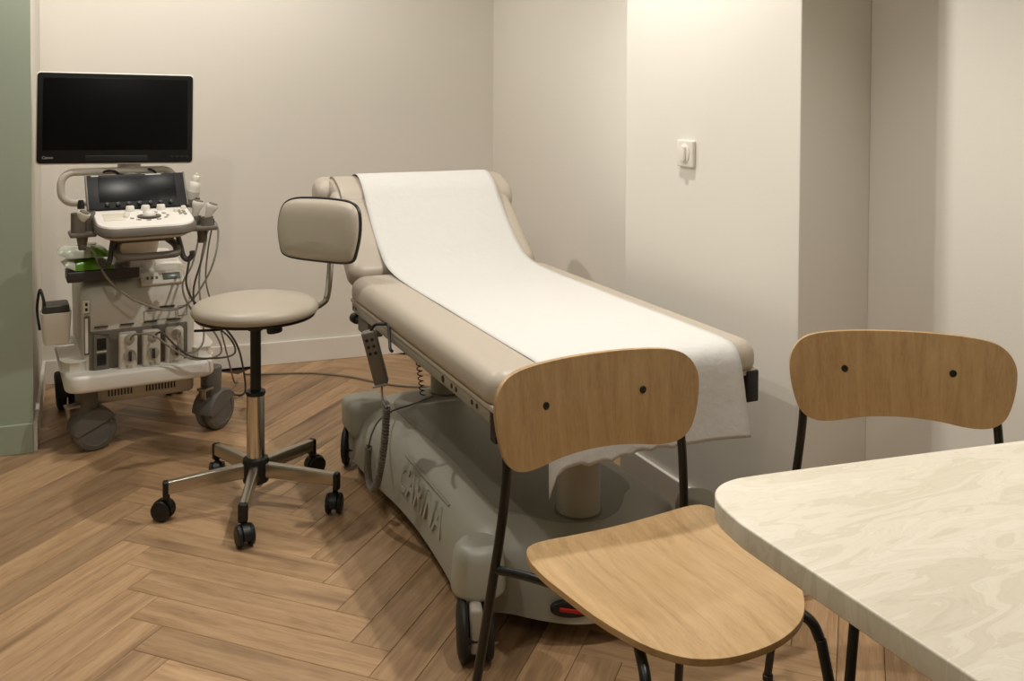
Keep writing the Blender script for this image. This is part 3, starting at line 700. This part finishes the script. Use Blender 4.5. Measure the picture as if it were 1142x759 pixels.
# slots, label frame and marks on the front
fy = -0.084
MB().box((0.035, -0.079, 0.500), (0.052, 0.008, 0.006), bev=0.001).build('badge_bar', M_MDARK, us)
MB().box((-0.022, -0.079, 0.499), (0.014, 0.008, 0.005), bev=0.001).build('badge_bar', M_MDARK, us)
for (u0, u1, z0, z1) in ((-0.045, 0.065, 0.455, 0.490), (0.072, 0.105, 0.462, 0.498)):
    fr = MB(); P = [(u0, fy + .001, z0), (u1, fy + .001, z0), (u1, fy + .003, z1), (u0, fy + .003, z1)]
    for a, b in zip(P, P[1:] + P[:1]): fr.tube([a, b], 0.0009, 5)
    fr.build('panel_outline', M_MGREY, us)
MB().box((-0.238, fy, 0.528), (0.020, 0.010, 0.044), bev=0.002).build('usb_plate', M_MWHITE, us)
for z in (0.519, 0.537): MB().box((-0.238, fy - 0.0052, z), (0.008, 0.003, 0.011), bev=0.0005).build('usb_port', M_BLACKP, us)
MB().box((-0.236, fy, 0.425), (0.020, 0.010, 0.138), bev=0.003).build('disc_slot', M_MGREY, us)
MB().box((-0.238, fy - 0.004, 0.425), (0.010, 0.006, 0.124), bev=0.002).build('disc_slot_door', M_MWHITE, us)
# connector bay
by_ = MB().box((UC - 0.004, fy, 0.362), (0.335, 0.012, 0.150), bev=0.005).build('connector_bay', M_MGREY, us)
MB().box((-0.190, fy - 0.008, 0.364), (0.052, 0.014, 0.128), bev=0.003).build('switch_panel', M_MGREY, by_)
for z in (0.393, 0.337): MB().box((-0.190, fy - 0.0155, z), (0.030, 0.004, 0.040), bev=0.001).build('dark_socket', M_BLACKP, by_)
MB().box((-0.190, fy - 0.0155, 0.365), (0.034, 0.004, 0.006), bev=0.001).build('socket_mark', M_PRINT, by_)
for u0 in (-0.190, -0.104, -0.025, 0.055):
    MB().box((u0, fy - 0.004, 0.452), (0.046, 0.008, 0.005), bev=0.001).build('port_mark', M_MDARK, by_)
for u0 in (-0.104, -0.025, 0.055):
    pc = MB().box((u0, fy - 0.020, 0.358), (0.062, 0.044, 0.136), bev=0.010, seg=3).build('probe_connector', M_MBEIGE, by_)
for u0 in (-0.104, -0.025, 0.055):
    for nm, z, r_ in (('cable_gland', 0.407, 0.017), ('lock_dial', 0.347, 0.021)):
        MB().cyl((u0 + 0.004, fy - 0.040, z), (u0 + 0.004, fy - 0.050, z), r_, n=24, bev=0.003).build(nm, M_COLUMN, us)
    MB().box((u0 + 0.004, fy - 0.054, 0.347), (0.010, 0.012, 0.036), bev=0.003).build('dial_grip', M_MDARK, us)
    MB().box((u0 + 0.002, fy - 0.041, 0.303), (0.022, 0.006, 0.016), bev=0.002).build('release_tab', M_COLUMN, us)
# front casters (hooded) and rear casters
for x, y, rz, fr in ((-0.235, -0.035, R(-78), 1), (0.200, -0.035, R(-52), 1), (-0.265, 0.46, R(0), 0), (0.15, 0.46, R(10), 0)):
    t = bpy.data.objects.new('caster', None); COL.objects.link(t); t.parent = us; t.location = (x, y, 0); t.rotation_euler = (0, 0, rz)
    m1 = M_CASTER if fr else M_RUBBER
    for sg in (-1, 1):
        MB().lathe([(0, -0.018), (0.056, -0.018), (0.070, -0.013), (0.074, -0.004), (0.074, 0.006), (0.068, 0.014), (0.052, 0.019), (0.050, 0.016), (0, 0.017)], 40, Matrix.Translation((sg * 0.022, 0.022, 0.074)) @ Matrix.Rotation(R(90 * sg), 4, 'Y')).build('wheel', m1, t)
    hood = []
    for w2, sc_ in ((-0.046, 0.94), (-0.040, 1.0), (0.040, 1.0), (0.046, 0.94)):
        hood.append([(w2, 0.022 + 0.080 * sc_ * math.cos(R(q)), 0.074 + 0.080 * sc_ * math.sin(R(q))) for q in range(35, 190, 12)] + [(w2, -0.045 * sc_, 0.066), (w2, 0.035 * sc_, 0.095)])
    MB().loft(hood).build('hood', m1, t, angle=40)
    MB().cyl((0, 0.0, 0.13), (0, 0.0, 0.243), 0.036 if fr else 0.03, 0.04 if fr else 0.03, n=28, bev=0.004).build('stem', m1, t)
    if fr:
        MB().box((0.02, -0.055, 0.175), (0.040, 0.05, 0.010), bev=0.003).box((0.02, -0.07, 0.158), (0.030, 0.008, 0.04), bev=0.002).build('brake_lever', M_METAL, t)
# side bin with black lining
bn = MB(); rr = []
for z, s_ in ((0.392, 0.80), (0.400, 0.86), (0.505, 1.0), (0.505, 0.92), (0.410, 0.80)): rr.append([(x, y, z) for x, y in rrect(0.098 * s_, 0.12 * s_, 0.016 * s_, 4, -0.330, 0.02)])
bn.loft(rr).build('side_bin', M_MWHITE, us, angle=40)
MB().prism(rrect(0.084, 0.104, 0.012, 4, -0.330, 0.02), 0.47, 0.530, 0.004).build('bin_liner', M_MDARK, us)
MB().tube(cr([(-0.362, -0.02, 0.50), (-0.372, 0.0, 0.56), (-0.380, 0.05, 0.575), (-0.387, 0.09, 0.50), (-0.380, 0.06, 0.43)], 6), 0.005, 8).build('bin_strap', M_RUBBER, us)
# mast, arm under the console
MB().loft([usring(0.610, 0.080, 0.06, 0.22, 0.03), usring(0.665, 0.076, 0.045, 0.18, 0.03), usring(0.71, 0.074, -0.03, 0.16, 0.03), usring(0.775, 0.070, -0.10, 0.12, 0.03)]).build('console_arm', M_MWHITE, us, angle=40)
MB().box((UC, -0.12, 0.772), (0.20, 0.16, 0.022), bev=0.006).build('console_pivot', M_MGREY, us)
ub = cr([(-0.135, -0.13, 0.758), (-0.150, -0.19, 0.745), (-0.148, -0.245, 0.728), (-0.125, -0.262, 0.722), (0.02, -0.262, 0.722), (0.043, -0.245, 0.728), (0.046, -0.19, 0.745), (0.030, -0.13, 0.758)], 6)
MB().tube(ub, 0.013, 12).build('grip_bar', M_MGREY, us)
MB().box((UC - 0.035, -0.262, 0.700), (0.045, 0.018, 0.026), bev=0.004).build('grip_latch', M_MGREY, us)
for sx, u0 in ((-1, -0.160), (1, 0.052)):
    MB().tube(cr([(u0, -0.20, 0.782), (u0 + sx * 0.008, -0.215, 0.742), (u0 + sx * 0.016, -0.225, 0.705), (u0 + sx * 0.030, -0.232, 0.694), (u0 + sx * 0.044, -0.235, 0.708), (u0 + sx * 0.044, -0.235, 0.724)], 5), 0.0095, 10).build('cable_hook', M_MDARK, us)
# console: moulded lower pan, dark band, white deck, black touch panel
def cring(z, w, y0, y1, r, uc=-0.060):
    return [(x, y, z + 0.035 * (y + 0.10) / 0.22) for x, y in rrect(w, y1 - y0, r, 6, uc, (y0 + y1) / 2)]
cn = MB().loft([cring(0.800, 0.20, -0.24, -0.02, 0.04), cring(0.818, 0.28, -0.30, 0.0, 0.06), cring(0.836, 0.315, -0.325, 0.0, 0.065)]).build('console', M_MBEIGE, us, angle=40)
MB().loft([cring(0.834, 0.315, -0.325, 0.0, 0.065), cring(0.842, 0.330, -0.334, 0.0, 0.07), cring(0.858, 0.330, -0.334, 0.0, 0.07), cring(0.866, 0.322, -0.328, 0.0, 0.068)]).build('console_band', M_MGREY, cn, angle=40)
MB().loft([cring(0.864, 0.318, -0.325, -0.02, 0.066), cring(0.871, 0.314, -0.322, -0.02, 0.064), cring(0.8725, 0.300, -0.312, -0.03, 0.06)]).build('console_deck', M_MWHITE, cn, angle=40)
def deckz(y): return 0.8725 + 0.035 * (y + 0.10) / 0.22
for u0, y in ((-0.098, -0.135), (-0.046, -0.135), (0.006, -0.135), (0.052, -0.175), (0.082, -0.145), (-0.115, -0.19), (-0.120, -0.215)):
    big = y > -0.14
    MB().cyl((u0, y, deckz(y) - 0.002), (u0, y, deckz(y) + (0.018 if big else 0.012)), 0.016 if big else 0.010, 0.014 if big else 0.009, n=20, bev=0.003).build('knob', M_MWHITE, cn)
MB().lathe([(0.024, 0.0), (0.040, 0.0), (0.040, 0.003), (0.036, 0.005), (0.026, 0.004), (0.024, 0.0)], 32, Matrix.Translation((-0.045, -0.215, deckz(-0.215)))).build('trackball_ring', M_MGREY, cn)
MB().lathe([(0, 0.022), (0.010, 0.020), (0.018, 0.014), (0.022, 0.006), (0.023, -0.002)], 28, Matrix.Translation((-0.045, -0.215, deckz(-0.215)))).build('trackball', M_WHITE, cn)
for i in range(9):
    a = R(200 + i * 32); u0 = -0.045 + 0.062 * math.cos(a); y = -0.215 + 0.050 * math.sin(a)
    MB().box((u0, y, deckz(y) + 0.001), (0.016, 0.009, 0.005), bev=0.002, rot=(0, 0, a + R(90))).build('key', M_COLUMN, cn)
for i in range(4):
    for j in range(2):
        y = -0.16 - 0.03 * j - 0.01 * (i % 2); MB().box((0.062 + 0.014 * (i % 2), y - 0.02 * (i // 2), deckz(y) + 0.001), (0.011, 0.008, 0.005), bev=0.002).build('key', M_COLUMN, cn)
MB().box((-0.158, -0.205, deckz(-0.205) + 0.0005), (0.070, 0.085, 0.0025), bev=0.001, rot=(R(9), 0, 0)).build('pad_area', mat('pad_white', C(224, 216, 198), 0.5), cn)
tp = Matrix.Translation((-0.066, -0.070, 0.927)) @ Matrix.Rotation(R(50), 4, 'X')
tpn = MB().box((0, 0, 0), (0.335, 0.148, 0.020), bev=0.004, M=tp).build('touch_panel', M_BEZEL, us)
MB().box((0.002, 0.008, 0.0095), (0.262, 0.108, 0.003), bev=0.001, M=tp).build('touch_screen', M_SCREEN, tpn)
for sx in (-1, 1): MB().box((sx * 0.1675, 0, 0.0), (0.006, 0.150, 0.026), bev=0.002, M=tp).build('panel_edge', M_MGREY, tpn)
for u0, w in ((-0.138, 0.024), (0.06, 0.055)): MB().box((u0, 0.068, 0.0102), (w, 0.004, 0.001), M=tp).build('panel_print', M_PRINT, tpn)
for i in range(7): MB().cyl(tp @ Vector((-0.105 + i * 0.036, -0.060, 0.008)), tp @ Vector((-0.105 + i * 0.036, -0.060, 0.022)), 0.0075, n=14, bev=0.002).build('panel_knob', M_BLACKP, tpn)
# loop handle behind the console
loop = [(x, 0.03, z) for x, z in rrect(0.39, 0.112, 0.045, 7, -0.115, 0.942)]
MB().tube(loop, 0.0135, 12, closed=True).build('loop_handle', M_MBEIGE, us)
# monitor neck and monitor
nk = MB().cyl((-0.076, 0.06, 0.955), (-0.076, 0.06, 1.045), 0.042, n=32, bev=0.004).build('monitor_neck', M_MBEIGE, us)
MB().tube(cr([(-0.17, 0.02, 0.995), (-0.15, 0.0, 1.003), (-0.125, 0.02, 0.99), (-0.11, 0.05, 0.97)], 5), 0.004, 8).tube(cr([(-0.16, 0.02, 0.998), (-0.135, 0.0, 1.0), (-0.115, 0.02, 0.985)], 5), 0.004, 8).build('neck_cable', M_RUBBER, nk)
MB().tube(cr([(-0.03, 0.04, 1.0), (-0.005, 0.01, 1.0), (0.012, 0.02, 0.985)], 5), 0.004, 8).build('neck_cable', M_RUBBER, nk)
mo = bpy.data.objects.new('monitor', None); COL.objects.link(mo); mo.parent = us; mo.location = (-0.122, 0.02, 1.191); mo.rotation_euler = (R(-3), R(0.9), R(-5.5))
MF = Matrix.Rotation(R(90), 4, 'X')      # local xy plane -> xz, z -> -y (towards the viewer)
MB().prism(rrect(0.534, 0.334, 0.014, 5), -0.030, 0.014, 0.006, MF).build('monitor_shell', M_WHITE, mo, angle=40)
MB().prism(rrect(0.526, 0.326, 0.012, 5), 0.010, 0.0175, 0.002, MF).build('monitor_bezel', M_BEZEL, mo, angle=40)
MB().prism(rrect(0.490, 0.262, 0.003, 3, 0, 0.016), 0.0165, 0.0185, 0.0008, MF).build('screen', M_SCREEN, mo)
MB().prism(rrect(0.21, 0.022, 0.004, 3, 0, -0.146), 0.0165, 0.0185, 0.0008, MF).build('bezel_inlay', M_BLACKP, mo)
for i in range(4): MB().cyl((0.190 + i * 0.018, -0.0172, -0.142), (0.190 + i * 0.018, -0.0190, -0.142), 0.0055, n=14, bev=0.0006).build('monitor_button', M_BLACKP, mo)
text_mesh('Canon', 0.0135, 0.0003, 'logo', mat('logo_grey', C(140, 138, 134), 0.5), mo, Matrix.Translation((-0.246, -0.0180, -0.146)) @ MF, bold=0.0003)
MB().box((0, 0.055, -0.06), (0.18, 0.06, 0.14), bev=0.015).build('monitor_mount', M_MBEIGE, mo)
# probe holders
lh = MB().box((-0.255, -0.16, 0.800), (0.085, 0.10, 0.016), bev=0.005).build('probe_rack', M_MGREY, us)
for u0, y in ((-0.270, -0.185), (-0.235, -0.150)): MB().lathe([(0.019, 0), (0.023, 0), (0.023, 0.07), (0.019, 0.07), (0.019, 0)], 22, Matrix.Translation((u0, y, 0.805))).build('probe_cup', M_MGREY, lh)
MB().lathe([(0, 0), (0.012, 0), (0.012, 0.012), (0.008, 0.03), (0, 0.03)], 18, Matrix.Translation((-0.258, -0.15, 0.885))).build('rack_knob', M_BLACKP, lh)
MB().cyl((-0.256, -0.17, 0.745), (-0.256, -0.17, 0.795), 0.012, 0.020, n=18).build('rack_bracket', M_MGREY, lh)
rh = MB().box((0.150, -0.13, 0.792), (0.095, 0.10, 0.016), bev=0.005).build('probe_rack', M_MGREY, us)
for u0, y in ((0.130, -0.11), (0.165, -0.15)): MB().lathe([(0.018, 0), (0.022, 0), (0.022, 0.035), (0.018, 0.035), (0.018, 0)], 22, Matrix.Translation((u0, y, 0.797))).build('probe_cup', M_MGREY, rh)
MB().lathe([(0.023, 0), (0.028, 0), (0.028, 0.04), (0.023, 0.04), (0.023, 0)], 24, Matrix.Translation((0.118, -0.075, 0.862)) @ Matrix.Rotation(R(14), 4, 'Y')).build('bottle_ring', M_MGREY, rh)
MB().cyl((0.150, -0.13, 0.735), (0.150, -0.13, 0.788), 0.013, 0.019, n=18).build('rack_bracket', M_MGREY, rh)
MB().cyl((0.185, -0.14, 0.800), (0.185, -0.14, 0.822), 0.008, n=16, bev=0.002).build('rack_knob', M_BLACKP, rh)
# flat dark unit lying on the cabinet
USM = Matrix.Translation(US_LOC) @ Matrix.Rotation(US_RZ, 4, 'Z')
do = thing('printer_unit', 'flat charcoal box lying on top of the ultrasound cabinet', 'box', USM @ Vector((-0.178, -0.015, 0.6135)), US_RZ)
MB().box((0, 0, 0.019), (0.240, 0.110, 0.038), bev=0.005, seg=3).build('case', M_MDARK, do)
MB().box((0.093, 0.0, 0.0385), (0.050, 0.10, 0.006), bev=0.002).build('lid_plate', M_MGREY, do)

# loose things on the machine -------------------------------------------------
def on_us(name, label, cat, p, group=None): return thing(name, label, cat, USM @ Vector(p), US_RZ, group)
# gel bottle leaning in its ring
gb = on_us('gel_bottle', 'small white gel bottle with a nozzle cap leaning in a ring holder', 'bottle', (0.119, -0.075, 0.866))
Mg = Matrix.Rotation(R(10), 4, 'Y') @ Matrix.Rotation(R(8), 4, 'X') @ Matrix.Scale(1.14, 4)
MB().lathe([(0, 0.0), (0.017, 0.0), (0.0205, 0.004), (0.0205, 0.066), (0.018, 0.078), (0.011, 0.085), (0, 0.085)], 28, Mg).build('bottle_body', M_WHITE, gb)
MB().lathe([(0, 0.084), (0.0125, 0.084), (0.0125, 0.096), (0.010, 0.101), (0.006, 0.103), (0.005, 0.110), (0, 0.111)], 22, Mg).build('cap', M_WHITE, gb)
MB().lathe([(0.0207, 0.022), (0.0209, 0.022), (0.0209, 0.050), (0.0207, 0.050)], 28, Mg).build('paper_label', mat('label_grey', C(196, 192, 184), 0.6), gb)
# wipes packets
def packet(name_label, p, w, l, h, rz, mi_top):
    t = on_us('wipes_packet', name_label, 'packet', p, 'green wipes packets')
    n_, m_ = 14, 10; rings = []
    def prf(a): return 1 - abs(a) ** 3
    top = []; bot_ = []
    for i in range(n_ + 1):
        a = -1 + 2 * i / n_
        for j in range(m_ + 1):
            b = -1 + 2 * j / m_; hh = h * max(0.0, prf(a)) ** 0.6 * max(0.0, prf(b)) ** 0.6
            lift = 0.020 * max(0, -a - 0.55) / 0.45
            x, y = a * w / 2, b * l / 2 * (0.94 + 0.06 * abs(a))
            top.append((x, y, 0.004 + hh + lift + 0.002 * math.sin(9 * a + 4 * b))); bot_.append((x, y, 0.001 + lift))
    mb = MB(); V = top + bot_; k = (n_ + 1) * (m_ + 1); Fq = []
    ix = lambda i, j: i * (m_ + 1) + j
    for i in range(n_):
        for j in range(m_):
            Fq.append((ix(i, j), ix(i + 1, j), ix(i + 1, j + 1), ix(i, j + 1))); Fq.append((k + ix(i, j), k + ix(i, j + 1), k + ix(i + 1, j + 1), k + ix(i + 1, j)))
    for i in range(n_):
        Fq += [(ix(i, 0), k + ix(i, 0), k + ix(i + 1, 0), ix(i + 1, 0)), (ix(i, m_), ix(i + 1, m_), k + ix(i + 1, m_), k + ix(i, m_))]
    for j in range(m_):
        Fq += [(ix(0, j), ix(0, j + 1), k + ix(0, j + 1), k + ix(0, j)), (ix(n_, j), k + ix(n_, j), k + ix(n_, j + 1), ix(n_, j + 1))]
    mi = []
    mb.add(V, Fq)
    for fi, f in enumerate(Fq):
        cxx = sum(V[q][0] for q in f) / 4 / (w / 2); cyy = sum(V[q][1] for q in f) / 4 / (l / 2)
        mi.append(1 if (cyy < -0.10 and cxx > mi_top) or cxx < -0.93 else 0)
    mb.mi = mi
    o = mb.build('film_pouch', [M_PACKW, M_PACKG], t, angle=60); t.rotation_euler = (0, 0, US_RZ + rz)
    MB().prism(rrect(w * 0.40, l * 0.34, 0.012, 4, 0.01, 0.02), h + 0.002, h + 0.007, 0.002).build('flap_lid', M_WHITE, t)
    return t
packet('lower wipes packet with green band lying on the charcoal box', (-0.228, -0.012, 0.6530), 0.160, 0.11, 0.034, 0.06, -0.62)
packet('upper wipes packet resting crosswise on the lower packet', (-0.240, -0.005, 0.6965), 0.170, 0.11, 0.036, -0.10, 0.25)
# probes with their cables (each probe moves with its cable)
def probe(label, p, tiltx, tilty, cable, mcab, head=1.0):
    t = on_us('ultrasound_probe', label, 'probe', p, 'ultrasound probes')
    Mp = Matrix.Rotation(tilty, 4, 'Y') @ Matrix.Rotation(tiltx, 4, 'X')
    def rg(z, a, b): return [Mp @ Vector((a * head * math.cos(2 * math.pi * i / 20), b * head * math.sin(2 * math.pi * i / 20), z)) for i in range(20)]
    MB().loft([rg(-0.030, 0.008, 0.008), rg(0.0, 0.012, 0.011), rg(0.020, 0.016, 0.012), rg(0.034, 0.021, 0.013), rg(0.046, 0.022, 0.013), rg(0.050, 0.019, 0.011)]).build('probe_head', M_WHITE, t, angle=50)
    MB().loft([rg(0.0495, 0.018, 0.010), rg(0.054, 0.015, 0.008)]).build('lens_tip', M_MGREY, t, angle=50)
    P = [Vector(q) - Vector(p) for q in cable]; P[0] = Mp @ Vector((0, 0, -0.028))
    MB().tube(cr(P, 7), 0.0036, 8).build('cable', mcab, t)
probe('white ultrasound probe in the left rack of the ultrasound machine', (-0.268, -0.185, 0.838), R(28), R(22),
      [(-.268, -.185, .8), (-0.262, -0.18, 0.765), (-0.226, -0.20, 0.745), (-0.204, -0.21, 0.690), (-0.167, -0.205, 0.628), (-0.095, -0.20, 0.562), (0.009, -0.19, 0.512), (0.091, -0.19, 0.527), (0.154, -0.19, 0.611), (0.187, -0.19, 0.697), (0.205, -0.15, 0.775), (0.206, -0.06, 0.80), (0.190, 0.02, 0.72), (0.175, 0.06, 0.55), (0.160, -0.10, 0.36), (0.075, -0.17, 0.345), (0.058, -0.145, 0.407)], M_CABLE)
probe('white ultrasound probe in the right rack, the one nearer the gel bottle', (0.130, -0.11, 0.838), R(8), R(14),
      [(.13, -.11, .8), (0.140, -0.12, 0.76), (0.105, -0.19, 0.668), (0.069, -0.20, 0.595), (0.098, -0.20, 0.508), (0.167, -0.20, 0.432), (0.203, -0.20, 0.362), (0.190, -0.20, 0.325), (0.104, -0.20, 0.325), (0.033, -0.20, 0.372), (-0.028, -0.19, 0.424), (-0.085, -0.165, 0.430), (-0.100, -0.145, 0.408)], M_CABLE)
probe('white ultrasound probe in the right rack, the outermost one', (0.167, -0.15, 0.832), R(12), R(20),
      [(.167, -.15, .8), (0.160, -0.16, 0.755), (0.135, -0.21, 0.690), (0.104, -0.215, 0.575), (0.126, -0.21, 0.486), (0.225, -0.20, 0.398), (0.255, -0.20, 0.335), (0.215, -0.205, 0.318), (0.110, -0.20, 0.330), (0.05, -0.19, 0.375), (0.0, -0.18, 0.430), (-0.022, -0.145, 0.408)], M_CABLED)
lc = on_us('hanging_cable', 'dark cable looping from the console hook down to the floor', 'cable', (0.18, -0.1, 0.0))
MB().tube(cr([Vector(q) - Vector((0.18, -0.1, 0.0)) for q in ((0.094, -0.225, 0.715), (0.082, -0.23, 0.66), (0.078, -0.23, 0.60), (0.111, -0.22, 0.53), (0.205, -0.17, 0.44), (0.285, -0.08, 0.33), (0.34, 0.05, 0.20), (0.385, 0.20, 0.06), (0.39, 0.30, 0.006), (0.35, 0.33, 0.005), (0.30, 0.32, 0.005), (0.27, 0.30, 0.006))], 8), 0.0040, 8).build('cord', M_CABLED, lc)
MB().tube(cr([Vector(q) - Vector((0.18, -0.1, 0.0)) for q in ((0.206, -0.05, 0.795), (0.205, 0.05, 0.66), (0.215, 0.12, 0.52), (0.29, 0.25, 0.33), (0.36, 0.38, 0.12), (0.395, 0.45, 0.02), (0.42, 0.50, 0.005))], 8), 0.0032, 8).build('cord', M_CABLE, lc)
# cable lying on the floor
pc = tag(MB().tube(cr([(0.664, 4.361, 0.005), (0.72, 4.33, 0.005), (0.769, 4.315, 0.005), (0.87, 4.285, 0.005), (0.958, 4.246, 0.005), (1.03, 4.19, 0.005), (1.094, 4.128, 0.005), (1.15, 4.05, 0.005), (1.19, 3.99, 0.005), (1.259, 3.915, 0.005), (1.34, 3.86, 0.005), (1.45, 3.83, 0.005), (1.60, 3.90, 0.005), (1.80, 4.1, 0.005)], 6), 0.0045, 8).build('power_cable', M_CABLE), 'thin beige power cable lying on the planks behind the stool', 'cable')
